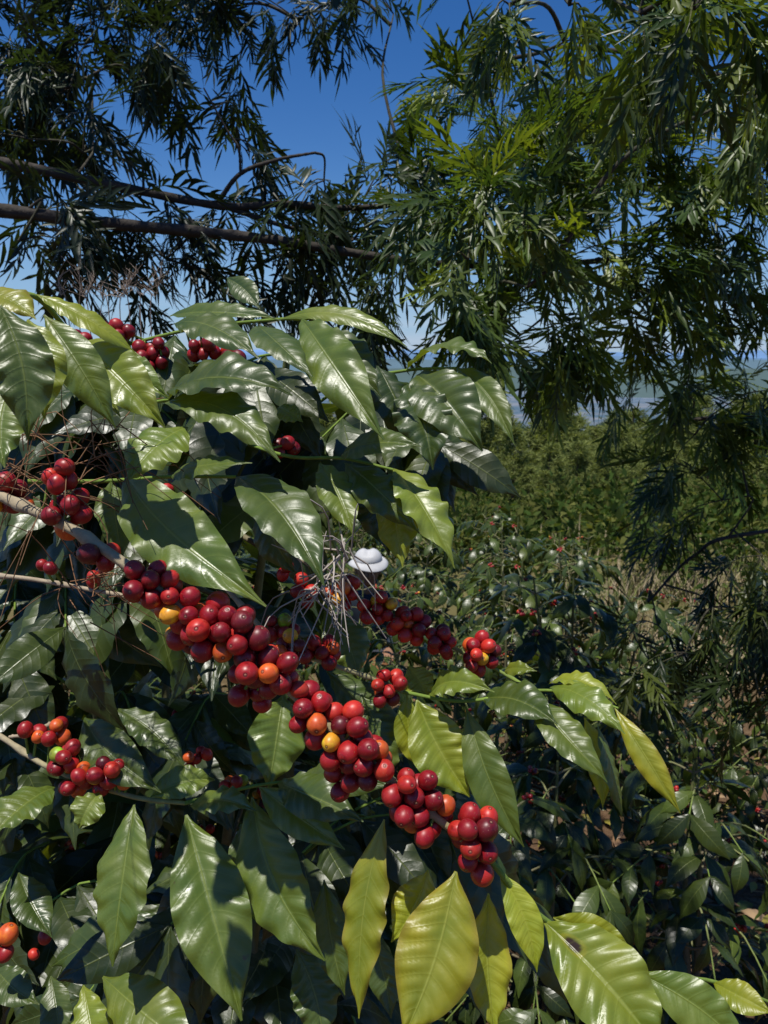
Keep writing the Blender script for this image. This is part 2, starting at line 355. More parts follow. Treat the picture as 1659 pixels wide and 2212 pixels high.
# ---------------------------------------------------------------- procedural coffee shrub
def shrub(H,R,seed,keep=None,origin=(0,0,0),ndens=1.,cherry=.25,stems=1,ll=.135):
    r=np.random.default_rng(seed);o=np.array(origin,float);tb=MB();lb=MB();cb=MB();LP=[];LD=[];LU=[];CP=[];CA=[]
    for st in range(stems):
        lean=r.normal(size=2)*.08;top=o+np.array([lean[0]*H,lean[1]*H,H])
        P=tube(tb,[o+np.r_[r.normal(size=2)*.04*(st>0),-.05],(o+top)/2+np.r_[r.normal(size=2)*.03,0],top],.014,.004,[.2,.16,.12],[.14,.16,.05],n=24)
        z=.12*H
        a0=r.uniform(0,6.3)
        while z<H:
            f=z/H;p=P[min(23,int(f*23))];a0+=2.4
            for s_ in (0,math.pi):
                a=a0+s_+r.normal()*.2;ln=R*(np.interp(f,[0,.3,.7,1],[.8,1,.75,.25]))*r.uniform(.75,1.15)
                d=np.array([math.cos(a),math.sin(a),0]);e=p+d*ln+np.array([0,0,ln*(.15-.45*(1-f)-.1)])
                m_=p+d*ln*.5+np.array([0,0,ln*.18])
                pts=cat([p,m_,e],max(5,int(ln/.045)))
                if keep is None or keep(pts[-1]): tube(tb,[p,m_,e],.004,.0018,[.22,.18,.12],grn,n=8,sides=5)
                for k in range(2,len(pts)):
                    dr=nrm(pts[k]-pts[k-1]);sd=nrm(np.cross(dr,[0,0,1]))
                    inner=k<len(pts)*.62
                    if r.uniform()<ndens*(.55 if inner else 1):
                        for sg in(-1,1):
                            LP.append(pts[k]);LD.append(nrm(dr*.5+sg*sd*r.uniform(.3,.9)+np.array([0,0,-r.uniform(.15,1.1)])+r.normal(size=3)*.15));LU.append(nrm(np.array([0,0,1])+dr*.5+r.normal(size=3)*.3))
                    if inner and r.uniform()<cherry:
                        for q in range(r.integers(4,11)):
                            w_=nrm(r.normal(size=3));CP.append(pts[k]+w_*.012);CA.append(w_)
            z+=r.uniform(.055,.09)
    LP=np.array(LP);LD=np.array(LD);LU=np.array(LU);ln=r.uniform(.7,1.15,len(LP))*ll
    if keep is not None:
        kk=np.array([keep(a) and keep(a+b*c) for a,b,c in zip(LP,LD,ln)],bool);LP,LD,LU,ln=LP[kk],LD[kk],LU[kk],ln[kk]
        if len(CP): 
            kc=np.array([keep(a) for a in CP],bool);CP=list(np.array(CP)[kc]);CA=list(np.array(CA)[kc])
    x=LD;y=nrm(np.cross(LU,x));zz=np.cross(x,y);M_=np.stack([x,y,zz],2)
    cols=np.array([tone(abs(r.normal()*.10),r.uniform(.4,.95)) for _ in LP])
    for v in range(3):
        s_=np.arange(len(LP))%3==v;lb.many(*ct[v],M_[s_],LP[s_],cols[s_],scale=ln[s_])
    if len(CP): 
        rs=rng.uniform(.0065,.008,len(CP));cherries(cb,np.array(CP),np.array(CA),rs,ccol(len(CP)),SL)
    return tb,lb,cb
def lin(x,xs,ys): return float(np.interp(x,xs,ys))
def keep_hero(p):
    if p[1]<.82: return False
    u=p[0]/p[1];t=(p[2]-CZ)/p[1]
    if t>lin(u,[-.7,-.45,-.3,-.12,.03,.09,.12],[.02,-.03,.0,-.01,-.02,-.08,-.75]): return False
    if -.08<u<.0 and -.4<t<-.2: return False
    if u>-.05 and -.9<t<-.12 and u>lin(t,[-.9,-.5,-.3,-.12],[.06,.0,-.06,.06]): return False
    return True
def addto(parent,res):
    tb,lb,cb=res
    tb.obj('stems',m_bark,parent);lb.obj('leaves',m_leafs,parent)
    if cb.n: cb.obj('cherries',m_cherry,parent)
GY=[-40,-3,0,3,5,8,12,20,35,60,150,500,1500,4000,12000,40000];GZ=[6,.8,0,-.84,-1.3,-1.6,-2.05,-3.5,-7,-13,-25,-55,-80,-100,-130,-200]
def gz(x,y):
    return np.interp(y,GY,GZ)+.04*np.sin(x*2.1+y*1.3)+.05*np.sin(x*.7-y*.9)*np.clip(np.abs(y)/5,0,1)
addto(plant,shrub(1.95,.62,3,keep_hero,(-.42,1.22,gz(-.42,1.22)),stems=3,cherry=.2))
lm.obj('lit_leaves',m_leaf,plant);cm.obj('fruit',m_cherry,plant);bm_.obj('branches',m_bark,plant)
for r_ in (shrub(1.75,.6,5,keep_hero,(-.98,1.35,gz(-.9,1.35)),stems=2,cherry=.2),shrub(1.3,.45,9,keep_hero,(-.22,1.35,gz(-.1,1.35)),stems=2,cherry=.2)): addto(empty('coffee_plant'),r_)
# ---- dry fallen needles caught in the branches
nd=MB()
def needles(c,n,ln,spread,dirb,col,r=.0005):
    for _ in range(n):
        p=c+rng.normal(size=3)*spread;d=nrm(np.array(dirb)*rng.uniform(.2,1.2)+rng.normal(size=3)*.7);l_=ln*rng.uniform(.5,1.2)
        tube(nd,[p,p+d*l_*.5+rng.normal(size=3)*.006,p+d*l_+np.array([0,0,-.012])],r,r*.5,np.array(col)*rng.uniform(.6,1.3),n=6,sides=4)
needles(W(100,1005,.54),60,.08,.018,(.3,0,-.3),[.22,.12,.06]);needles(W(220,960,.56),14,.09,.01,(.3,0,-.8),[.2,.1,.05])
needles(W(200,1265,.56),22,.07,.012,(.6,0,-.7),[.2,.1,.05]);needles(W(690,1260,.60),34,.05,.009,(.1,-.1,-.6),[.42,.37,.33],.0008);needles(W(735,1190,.60),16,.07,.005,(-.35,0,-1),[.42,.37,.33],.0009)
nd.obj('dry_needles',m_dry,plant)
dw=MB()
for k in range(9):
    b=W(150+22*k,700,1.5);t_=W(150+22*k+rng.uniform(-50,70),rng.uniform(575,640),1.5);m_=(b+t_)/2+[rng.normal()*.01,0,.01]
    P=tube(dw,[b-[0,0,.5],b,m_,t_],.0013,.0006,[.34,.26,.2],n=14,sides=4)
    for q in range(6,14):
        for _ in range(2): e=P[q]+rng.normal(size=3)*[.02,.02,.006]+[0,0,.02];tube(dw,[P[q],e],.0005,.0003,[.36,.28,.22],n=3,sides=3)
dw.obj('dry_weed',m_dry)
# ================================================================ COFFEE SHRUBS BEYOND
for i,(x,y,H,R) in enumerate([(.98,1.95,1.0,.42),(.52,2.0,.95,.4),(.78,3.0,1.62,.45),(.28,3.2,1.25,.45),(2.05,3.5,1.0,.5),(.1,2.3,.9,.35)]):
    addto(empty('coffee_plant'),shrub(H,R,20+i,None,(x,y,gz(x,y)),stems=2,ndens=.9,cherry=.14))
var=[shrub(1.5,.5,50+s,None,stems=2,ndens=.7,cherry=.08) for s in range(3)];cache={}
def inst(x,y,s,k):
    e=empty('coffee_plant',(x,y,float(gz(x,y))));e.scale=(s,s,s);e.rotation_euler=(0,0,rng.uniform(0,6.3))
    if k not in cache:
        tb,lb,cb=var[k];cache[k]=[tb.obj('stems',m_bark,e),lb.obj('leaves',m_leafs,e),cb.obj('cherries',m_cherry,e)]
    else:
        for o in cache[k]:
            q=bpy.data.objects.new(o.name.split('.')[0],o.data);bpy.context.collection.objects.link(q);q.parent=e
for i,(x,y,s) in enumerate([(-1.2,2.6,1),(-2.1,3.1,1),(-.9,3.9,1.0),(-1.8,4.4,1.1),(.75,4.3,1),(1.5,4.1,.9),(-3.1,4.5,1),(-.9,5.9,1.05),(.35,6.2,1.1),(-2.2,6.2,1),(1.1,7.5,1.1),(-.3,7.8,1.1),(-1.8,8.2,1),(2.7,3.6,.8),(.2,9.8,1.1),(-3.5,7.6,1),(1.35,5.2,1.05),(2.1,4.8,.85),(1.8,6.6,.95),(1.0,5.9,1.1),(3.0,4.6,.7),(-.06,4.25,.93)]):
    inst(x,y,s,i%3)
# ================================================================ GREVILLEA
def globe_leaf(seed):
    r=np.random.default_rng(seed);V=[];F=[];U=[];n=0
    def strip(P,Wd):
        nonlocal n
        P=np.array(P);T=nrm(np.gradient(P,axis=0));S=np.stack([-T[:,1],T[:,0],0*T[:,0]],1)
        Wd=np.array(Wd)[:,None];up=np.array([0,0,1.])*Wd*.35
        a=np.stack([P-S*Wd+up,P,P+S*Wd+up],1).reshape(-1,3);k=len(P)
        V.append(a);F.append(gridf(k,3)+n);U.append(np.stack(np.broadcast_arrays(np.array([-1,0,1.])[None],np.linspace(0,1,k)[:,None]),-1).reshape(-1,2));n+=len(a)
    bx=r.uniform(-.2,.2);zc=lambda x:-.3*x*x;yc=lambda x:bx*x*x
    X=np.linspace(0,1,6);strip([(x,yc(x),zc(x)) for x in X],[.007]*5+[.002]);K=6
    for k in range(K):
        x=.16+.78*k/K
        for sg in(-1,1):
            l_=.52*math.sin(math.pi*(.25+.58*k/K))*r.uniform(.7,1.2);an=math.radians(r.uniform(24,46));xo=x+r.uniform(-.04,.04);dz=r.uniform(-.35,.25);pts=[]
            for q in(0,.35,.7,1):
                aa=an*(1-.45*q);pts.append((xo+l_*q*math.cos(aa),yc(xo)+sg*l_*q*math.sin(aa),zc(xo)+dz*l_*q-.25*l_*q*q))
            wd=r.uniform(.8,1.3);strip(pts,[.012,.032*wd,.024*wd,.002])
            if r.uniform()<.65 and l_>.3:
                b=np.array(pts[1]);d=nrm(np.array([math.cos(an*1.9),sg*math.sin(an*1.9),dz]));q=r.uniform(.4,.6);strip([b,b+d*l_*q*.5,b+d*l_*q],[.012,.024,.002])
    strip([(.93,yc(.93),zc(.93)),(1.07,yc(1.07),zc(1.07)),(1.28,yc(1.28),zc(1.28))],[.012,.03,.002])
    return np.concatenate(V),np.concatenate(F),np.concatenate(U)
gt=[globe_leaf(i) for i in range(6)]
GL="""60 50 2.6 36|200 90 2.6 34|330 60 2.8 34|440 30 2.8 26|300 190 2.6 22|150 190 2.4 28|40 180 2.4 32|640 40 2.8 20|550 0 2.9 18|710 20 2.8 12|850 30 2.8 12|60 300 2.2 28|180 330 2.2 18|320 400 2.2 10|40 520 1.9 14|120 500 1.9 14|260 530 2.1 18|360 560 2.1 20|430 600 2.2 10|430 520 2.1 14|700 390 2.2 12|640 430 2.2 12|780 440 2.3 18|900 470 2.2 20|800 530 2.4 16|700 590 2.8 14|640 590 2.8 8|850 600 2.2 18|980 600 2 22|1000 480 1.9 22|1100 560 2 26|1100 430 2.1 24|470 230 2.1 6|500 300 2.1 4"""
GLshade=[(-1.5,1.7,3.5,30),(-1.1,1.3,3.4,30),(-1.9,2.2,3.6,30),(-.9,1.8,3.6,30),(-1.3,2.4,3.9,30),(-.6,2.2,3.9,20),(-1.6,1.2,3.2,26)]  # unseen crown clumps added above the view to shade the left tree
GR="""1010 180 2.8 14|1100 140 3 18|1080 320 2.4 20|1200 260 2.6 24|1180 400 2.3 28|1320 160 2.8 22|1330 300 2.4 28|1300 450 2.3 30|1450 190 2.6 26|1450 350 2.3 28|1400 540 2.3 26|1580 170 2.5 28|1600 320 2.4 28|1620 440 2.4 20|1220 560 2.2 30|1180 680 2.2 24|1330 640 2.3 28|1050 690 2.2 14|1090 750 2.3 7|1200 770 2.4 12|1460 640 2.4 18|1620 580 2.6 18|1340 750 2.5 14|1480 850 2.6 14|1610 850 2.6 20|1370 900 2.7 8|1500 940 2.6 18|1630 960 2.5 22|1420 1060 2.8 10|1560 1080 2.5 18|1640 1200 2.3 18|1540 1310 2.3 16|1420 1350 2.4 14|1620 1350 2.1 22|1480 1410 2.2 18|1580 1450 2.1 20|1640 1500 2.0 14|1100 10 1.7 12|1230 10 1.5 13|1380 30 1.3 16|1500 20 1.2 12|1620 50 1.2 13|1010 0 2.2 10|1220 90 2 12|1640 190 1.6 14|1560 720 3.2 10|1140 620 1.7 10|1050 470 1.6 14|1130 500 1.7 14|1010 560 1.5 10"""
GB="""-300 330 2 0 352 2.05 250 402 2.1 480 445 2.15 620 440 2.2 740 450 2.3 900 440 2.4
-300 440 1.85 0 455 1.9 200 480 1.95 420 500 2 600 520 2.05 750 545 2.1 900 565 2.15 1100 575 2.2 1350 560 2.3
470 438 2.15 520 375 2.12 600 345 2.1 680 330 2.15
520 375 2.12 515 320 2.1 490 280 2.1 440 190 2.1
480 445 2.15 620 490 2.2 760 520 2.3"""
def tree(txt,trunk,limbs,dens,colf,conn,extra=[]):
    e=empty('grevillea_tree');tb=MB();lb=MB();bc=[.05,.042,.034]
    base=np.array(trunk,float);base[2]=gz(base[0],base[1])-.1
    ht=base+np.array([.15,.1,5.6]);tr=tube(tb,[base,base+[.03,0,1.8],base+[.0,.1,3.6],ht],.13,.05,bc,bc,n=40,sides=12,wob=.03)
    net=[p for p in tr[8:]]
    for P,ra,rb in limbs:
        n0=tr[np.argmin(np.linalg.norm(tr-P[0],axis=1))] if conn(P) else None
        if n0 is not None: P=[n0]+P
        q=tube(tb,P,ra,rb,bc,bc,n=70,sides=9,wob=.07);net+=list(q)
    cl=[]
    for l in txt.split("|"):
        f=[float(q) for q in l.split()];cl.append((W(*f[:3]),f[3],f[2]))
    for x,y,z,n in extra: cl.append((np.array([x,y,z]),n,2.6))
    cl.sort(key=lambda c:min(np.linalg.norm(np.array(net)-c[0],axis=1)))
    LP=[];LD=[];LU=[];LS=[]
    for c,n,D in cl:
        A=np.array(net);d=np.linalg.norm(A-c,axis=1);a=A[d.argmin()]
        if d.min()>.06:
            mid=(a+c)/2+np.array([0,0,.04])+rng.normal(size=3)*.03;q=tube(tb,[a,mid,c],.007 if d.min()>.3 else .004,.0025,bc,[.07,.07,.04],n=12,sides=5);net+=list(q)
        out=nrm(c-a+1e-3);rad=.072*D*(1 if D>1.8 else .6)
        for t_ in range(max(1,int(n*dens/6))):
            d0=nrm(out*.6+rng.normal(size=3)*.7+np.array([0,0,.1]));ln=rad*rng.uniform(.7,1.5)
            P=[c,c+d0*ln*.5+[0,0,.02],c+d0*ln+[0,0,-.05*ln]];P=cat(P,9);tube(tb,P[::4],.0025,.0013,bc,[.1,.11,.04],n=6,sides=4)
            for k in (2,4,5,6,7,8,8):
                LP.append(P[k]);LD.append(nrm(nrm(P[k]-P[k-1])*.6+rng.normal(size=3)*.5+np.array([0,0,-rng.uniform(-.1,1.1)])));LU.append(nrm(np.array([0,0,1])+rng.normal(size=3)*.6));LS.append(rng.uniform(.11,.21)*(.8 if D<1.8 else 1))
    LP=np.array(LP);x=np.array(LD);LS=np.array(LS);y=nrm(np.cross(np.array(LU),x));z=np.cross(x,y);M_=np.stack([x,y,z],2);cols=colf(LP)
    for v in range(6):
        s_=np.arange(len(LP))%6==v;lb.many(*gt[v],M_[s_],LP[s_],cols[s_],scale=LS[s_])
    tb.obj('trunk_and_limbs',m_limb,e);lb.obj('leaves',m_grev,e)
def pl(l):
    f=[float(q) for q in l.split()];return [W(*f[i:i+3]) for i in range(0,len(f),3)]
gb=[pl(l) for l in GB.split("\n")]
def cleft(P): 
    n=len(P);k=np.clip((P[:,:1]+.1)*3,0,1);return (np.array([.020,.033,.012])*(1-k)+np.array([.07,.115,.022])*k)*rng.uniform(.6,1.3,(n,1))  # backlit shade painted into the leaf colour: dark on the left, brighter rightwards
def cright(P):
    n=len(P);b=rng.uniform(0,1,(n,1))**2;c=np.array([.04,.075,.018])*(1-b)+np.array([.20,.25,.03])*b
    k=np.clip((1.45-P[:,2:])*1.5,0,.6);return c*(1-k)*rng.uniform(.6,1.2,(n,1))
tree(GL,(-2.3,2.3,0),[(gb[0],.016,.007),(gb[1],.019,.008),(gb[2],.007,.0035),(gb[3],.004,.002),(gb[4],.008,.004)],1.1,cleft,lambda P:P[0][0]<-1,GLshade)
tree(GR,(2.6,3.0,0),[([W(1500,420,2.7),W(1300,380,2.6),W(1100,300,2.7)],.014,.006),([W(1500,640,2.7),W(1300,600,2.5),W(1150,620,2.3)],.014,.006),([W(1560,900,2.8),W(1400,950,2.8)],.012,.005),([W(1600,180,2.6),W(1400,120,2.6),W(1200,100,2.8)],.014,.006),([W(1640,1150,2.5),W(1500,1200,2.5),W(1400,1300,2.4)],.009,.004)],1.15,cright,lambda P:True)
# ================================================================ GROUND
def ground_mat():
    m,N,M,mix,out=mat_new('ground_soil_and_fields')
    g=N('ShaderNodeNewGeometry').outputs['Position'];sx=N('ShaderNodeSeparateXYZ',{0:g})
    y=sx.outputs[1];n1=noise(N,6,g,5,.7);n2=noise(N,40,g,3,.7);n3=noise(N,.6,g,4,.6);n4=noise(N,.012,g,6,.65);n5=noise(N,.05,g,5,.7)
    soil=mix(n2,(.05,.03,.018),(.20,.125,.075));soil=mix(M('MULTIPLY',M('SUBTRACT',n1,.55),5,cl=True),soil,(.32,.22,.13))
    grass=mix(n3,(.06,.08,.02),(.26,.20,.10))
    a=M('DIVIDE',M('SUBTRACT',y,5),5,cl=True);near=mix(a,soil,grass)
    fld=mix(M('MULTIPLY',M('SUBTRACT',n4,.42),6,cl=True),(.035,.055,.025),(.24,.20,.14));fld=mix(M('MULTIPLY',M('SUBTRACT',n5,.50),8,cl=True),fld,(.03,.05,.02))
    b=M('DIVIDE',M('SUBTRACT',y,14),20,cl=True);c=mix(b,near,fld)
    hz=M('DIVIDE',M('SUBTRACT',y,120),9000,cl=True);c=mix(M('POWER',hz,.33),c,(.13,.21,.34))  # aerial haze painted into the base colour, bluer with distance
    nor=N('ShaderNodeBump',{'Strength':.8,'Distance':.03,'Height':M('ADD',n1,n2)}).outputs[0]
    out(N('ShaderNodeBsdfPrincipled',{'Base Color':c,'Roughness':1,'Specular IOR Level':0,'Normal':nor}).outputs[0]);return m
ys=np.concatenate([np.linspace(-30,0,16),np.linspace(.3,20,90),np.geomspace(21,40000,80)]);xs_=np.linspace(-1,1,121)
X=(xs_[None]*(12+np.abs(ys)[:,None]*1.3));Y=np.repeat(ys[:,None],121,1);Z=gz(X,Y)+np.clip((Y-80)/400,0,1)*12*np.sin(X*.006+1)*np.cos(Y*.004)+np.clip((Y-2500)/6000,0,1)*25*np.sin(X*.0012+Y*.0005)
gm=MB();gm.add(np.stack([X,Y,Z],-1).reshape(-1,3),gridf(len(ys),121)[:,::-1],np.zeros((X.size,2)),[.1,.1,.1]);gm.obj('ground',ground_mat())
hm=MB()
for D_,h,hw,ph,c in ((1800,24,7000,.3,[.08,.12,.12]),(4000,50,12000,1.2,[.10,.16,.20]),(9000,110,22000,2.1,[.11,.19,.30]),(18000,230,40000,.7,[.13,.23,.40]),(30000,420,60000,2.9,[.16,.28,.5])):  # ridge colours carry painted aerial haze, bluer for farther ridges
    xx=np.linspace(-hw,hw,240);hh=h*(.55+.25*np.sin(xx/hw*9+ph)+.14*np.sin(xx/hw*23+ph*3)+.08*np.sin(xx/hw*61+ph)+.03*np.sin(xx/hw*170))
    b0=float(np.interp(D_,GY,GZ))
    rows=[np.stack([xx,xx*0+D_-h*9,xx*0+b0-30],1),np.stack([xx,xx*0+D_-h*3,b0+hh*.55],1),np.stack([xx,xx*0+D_,b0*.6+hh],1),np.stack([xx,xx*0+D_+h*9,xx*0+b0-30],1)]
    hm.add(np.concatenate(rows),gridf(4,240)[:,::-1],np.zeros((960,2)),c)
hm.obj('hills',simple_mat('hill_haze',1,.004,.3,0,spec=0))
# litter on the ground
lt=MB();n=2000;px=rng.uniform(-2,3,n);py=rng.uniform(.5,6,n);P=np.stack([px,py,gz(px,py)+rng.uniform(.005,.04,n)],1)
x=nrm(np.c_[rng.normal(size=(n,2)),rng.normal(size=n)*.25]);y=nrm(np.cross(nrm(np.c_[rng.normal(size=(n,2))*.3,np.ones(n)]),x));z=np.cross(x,y)
lc=np.array([[.28,.17,.09],[.4,.27,.15],[.16,.09,.05],[.3,.26,.05],[.06,.1,.02]])[rng.choice(5,n)]
lt.many(*ct[1],np.stack([x,y,z],2),P,lc,scale=rng.uniform(.07,.13,n));lt.obj('fallen_leaves',m_leafs)
def blades(mb,n,xr,yr,h,cols,w=.004,lean=.35):
    px=rng.uniform(*xr,n);py=rng.uniform(*yr,n);k=np.sin(px*3.1+py*2)+np.sin(px*1.3-py*2.2)>.1;px,py=px[k],py[k];n=len(px)
    P=np.stack([px,py,gz(px,py)],1);a=rng.uniform(0,6.3,n);d=np.stack([np.cos(a),np.sin(a),0*a],1);H=h*rng.uniform(.4,1.2,n)
    v=np.array([[-w,0,0],[w,0,0],[w*.8,0,.5],[-w*.8,0,.5],[w*.1,0,1],[-w*.1,0,1]]);f=np.array([[0,1,2,3],[3,2,4,5]])
    s=np.stack([-d[:,1],d[:,0],0*a],1);up=nrm(np.array([0,0,1])+d*lean*rng.uniform(.2,1.6,(n,1)));q=np.cross(s,up)
    mb.many(v,f,np.zeros((6,2)),np.stack([s,q,up],2),P,np.array(cols)[rng.choice(len(cols),n)]*rng.uniform(.7,1.2,(n,1)),scale=np.stack([np.ones(n),np.ones(n),H],1))
dg=MB();blades(dg,8000,(2.2,8),(6,11),.6,[[.40,.32,.20],[.32,.25,.15],[.16,.18,.05]],w=.008,lean=.8);blades(dg,3000,(-6,14),(13,26),.8,[[.33,.27,.16],[.14,.17,.05]],w=.02)
dg.obj('dry_grass',m_dry)
sb=MB()
def puff(mb,c,r,n,ln,cols,flat=.7,jag=.35):
    d=nrm(rng.normal(size=(n,3)));rr=r*rng.uniform(.35,1.05,(n,1))**.6;rr*=1+jag*np.sin(d[:,:1]*5+c[0])*np.cos(d[:,1:2]*4+c[1])
    P=c+d*rr*np.array([1,1,flat]);x=nrm(d+rng.normal(size=(n,3))*.7);y=nrm(np.cross(rng.normal(size=(n,3)),x));z=np.cross(x,y)
    v=np.array([[0,0,0],[.4,-.22,.05],[1,0,-.1],[.4,.22,.05]]);mb.many(v,np.array([[0,1,2,3]]),np.zeros((4,2)),np.stack([x,y,z],2),P,np.array(cols)[rng.choice(len(cols),n)]*rng.uniform(.6,1.25,(n,1)),scale=ln*rng.uniform(.6,1.3,n))
gc=[[.05,.085,.02],[.08,.11,.03],[.035,.06,.017],[.13,.14,.04]]
for _ in range(40):
    y=rng.uniform(10,30);x=rng.uniform(-.4,.75)*y;r=rng.uniform(.5,1.1)*(1+y/30);puff(sb,np.array([x,y,gz(x,y)+r*.4]),r,800,.13+y*.005,gc)
for _ in range(110):
    y=rng.uniform(110,420);x=rng.uniform(-.5,.75)*y;r=rng.uniform(2.5,6);puff(sb,np.array([x,y,float(np.interp(y,GY,GZ))+r*.3+8]),r,110,1.6,[[.07,.10,.06],[.10,.13,.08]])
sb.obj('shrubs',m_pine)
# ================================================================ PINE FOREST
pf=empty('pine_forest');meshes=[]
for s in range(4):
    mb=MB();tbm=MB();H=10.;tube(tbm,[[0,0,0],[.1,0,5],[0,.1,H]],.2,.04,[.12,.08,.06],n=10)
    P=[];Dn=[];z=1.2
    while z<H:
        f=(z-1.2)/(H-1.2);R=(2.3*(1-f)**.8+.25)*rng.uniform(.7,1.25)
        for a in rng.uniform(0,6.3,5):
            d=np.array([math.cos(a),math.sin(a),.25]);tube(tbm,[[0,0,z],d*R*.5+[0,0,z],d*R+[0,0,z]],.035,.01,[.12,.08,.06],n=4,sides=4)
            for q in np.linspace(.35,1,5):
                c=d*R*q+np.array([0,0,z])+rng.normal(size=3)*.14
                for _ in range(20): P.append(c+rng.normal(size=3)*.09);Dn.append(d*.4+rng.normal(size=3)*.8+np.array([0,0,.3]))
        z+=rng.uniform(.45,.7)
    P=np.array(P);n=len(P);x=nrm(np.array(Dn));y=nrm(np.cross(rng.normal(size=(n,3)),x));zz=np.cross(x,y)
    v=np.array([[0,-.03,0],[.6,-.06,0],[1,.0,-.05],[.5,.07,0]])
    mb.many(v,np.array([[0,1,2,3]]),np.zeros((4,2)),np.stack([x,y,zz],2),P,np.array([[.18,.21,.07],[.26,.29,.10],[.10,.12,.04]])[rng.choice(3,n)],scale=rng.uniform(.3,.6,n))
    a=mb.obj('foliage',m_pine,pf);b=tbm.obj('trunk',m_limb,pf);meshes.append((a.data,b.data));bpy.data.objects.remove(a);bpy.data.objects.remove(b)
for i in range(110):
    y=rng.uniform(22,90);x=rng.uniform(-.4,.62)*y;zt=lin(y,[22,50,95],[-.14,-.09,-.065])*y*rng.uniform(.7,1.5)+1.6;g_=float(np.interp(y,GY,GZ));h=max(zt-g_,3.)
    for k,me in enumerate(meshes[i%4]):
        o=bpy.data.objects.new(('foliage','trunk')[k],me);bpy.context.collection.objects.link(o);o.parent=pf;o.location=(x,y,g_);s=h/10;o.scale=(s*1.2,s*1.2,s);o.rotation_euler=(0,0,i*1.7)
# ================================================================ HOUSES
m_wall=simple_mat('plaster',.9,3,.1,0)
def house(x,y,w,d,h,roof,ang):
    mb=MB();z0=float(np.interp(y,GY,GZ))+2
    def box(a,b,c):
        X0,Y0,Z0=a;X1,Y1,Z1=b;v=np.array([[X0,Y0,Z0],[X1,Y0,Z0],[X1,Y1,Z0],[X0,Y1,Z0],[X0,Y0,Z1],[X1,Y0,Z1],[X1,Y1,Z1],[X0,Y1,Z1]])
        mb.add(v,[[0,1,5,4],[1,2,6,5],[2,3,7,6],[3,0,4,7],[4,5,6,7],[3,2,1,0]],np.zeros((8,2)),c)
    box((-w/2,-d/2,-3),(w/2,d/2,h),[.45,.44,.42])
    for k in(-.3,.0,.3): box((k*w-.5,-d/2-.05,.9 if k else -.1),(k*w+.5,-d/2-.01,2.1),[.07,.08,.09])
    v=np.array([[-w/2-.5,-d/2-.6,h],[w/2+.5,-d/2-.6,h],[w/2+.5,0,h+d*.28],[-w/2-.5,0,h+d*.28],[w/2+.5,d/2+.6,h],[-w/2-.5,d/2+.6,h]])
    mb.add(v,[[0,1,2,3],[3,2,4,5]],np.zeros((6,2)),roof)
    o=mb.obj('house',m_wall,None,False);o.location=(x,y,z0);o.rotation_euler=(0,0,ang)
for x,y,w,d,h,c,a in [(180,400,13,8,3.2,[.24,.13,.11],.2),(205,420,12,8,3,[.27,.15,.12],-.3),(160,440,12,9,3.2,[.4,.4,.42],.1),(150,360,10,7,3,[.24,.14,.12],-.1),(60,430,10,7,3,[.4,.4,.42],.1),(230,380,12,8,3.2,[.35,.35,.37],0)]: house(x,y,w,d,h,c,a)
# ================================================================ FARM WORKER
fw=empty('farm_worker',(-.11,5.0,float(gz(-.11,5.0))-.10))
def pm(name,color,rough=.8): return simple_mat(name,rough,40,.15,.2,attr=False,color=color)
m_shirt=pm('shirt_cloth',(.02,.03,.045));m_trou=pm('trouser_cloth',(.03,.035,.05));m_skin=pm('skin',(.28,.15,.09),.5);m_hat=pm('white_hat_cloth',(.5,.5,.5));m_or=pm('wicker_basket',(.22,.10,.04),.7)
def skinob(name,V,E,R,mat):
    me=bpy.data.meshes.new(name);me.from_pydata(V,E,[]);o=bpy.data.objects.new(name,me);bpy.context.collection.objects.link(o);o.parent=fw
    bpy.context.view_layer.objects.active=o;md=o.modifiers.new('s','SKIN')
    if not me.skin_vertices:
        try: bpy.ops.mesh.customdata_skin_add()
        except Exception as e: print(e)
    if me.skin_vertices:
        for i,r in enumerate(R): me.skin_vertices[0].data[i].radius=r if isinstance(r,tuple) else (r,r)
        me.skin_vertices[0].data[0].use_root=True
    md.use_smooth_shade=True;m2=o.modifiers.new('u','SUBSURF');m2.levels=2;m2.render_levels=2;me.materials.append(mat);return o
skinob('torso',[(0,0,.88),(0,0,1.0),(0,-.01,1.12),(0,-.02,1.24),(0,-.02,1.31),(.16,-.02,1.27),(.22,-.12,1.08),(.14,-.3,1.0),(-.16,-.02,1.27),(-.22,-.12,1.08),(-.12,-.3,1.04)],[(0,1),(1,2),(2,3),(3,4),(3,5),(5,6),(6,7),(3,8),(8,9),(9,10)],[(.15,.1),(.14,.1),(.15,.1),(.14,.1),.06,.06,.048,.036,.06,.048,.036],m_shirt)
skinob('legs',[(0,0,.9),(.09,0,.84),(.1,-.03,.48),(.1,.02,.1),(-.09,0,.84),(-.12,-.02,.48),(-.12,.03,.1),(.1,-.12,.05),(-.12,-.11,.05)],[(0,1),(1,2),(2,3),(3,7),(0,4),(4,5),(5,6),(6,8)],[(.14,.1),.085,.06,.045,.085,.06,.045,.04,.04],m_trou)
skinob('neck',[(0,-.02,1.28),(0,-.03,1.38)],[(0,1)],[.05,.05],m_skin)
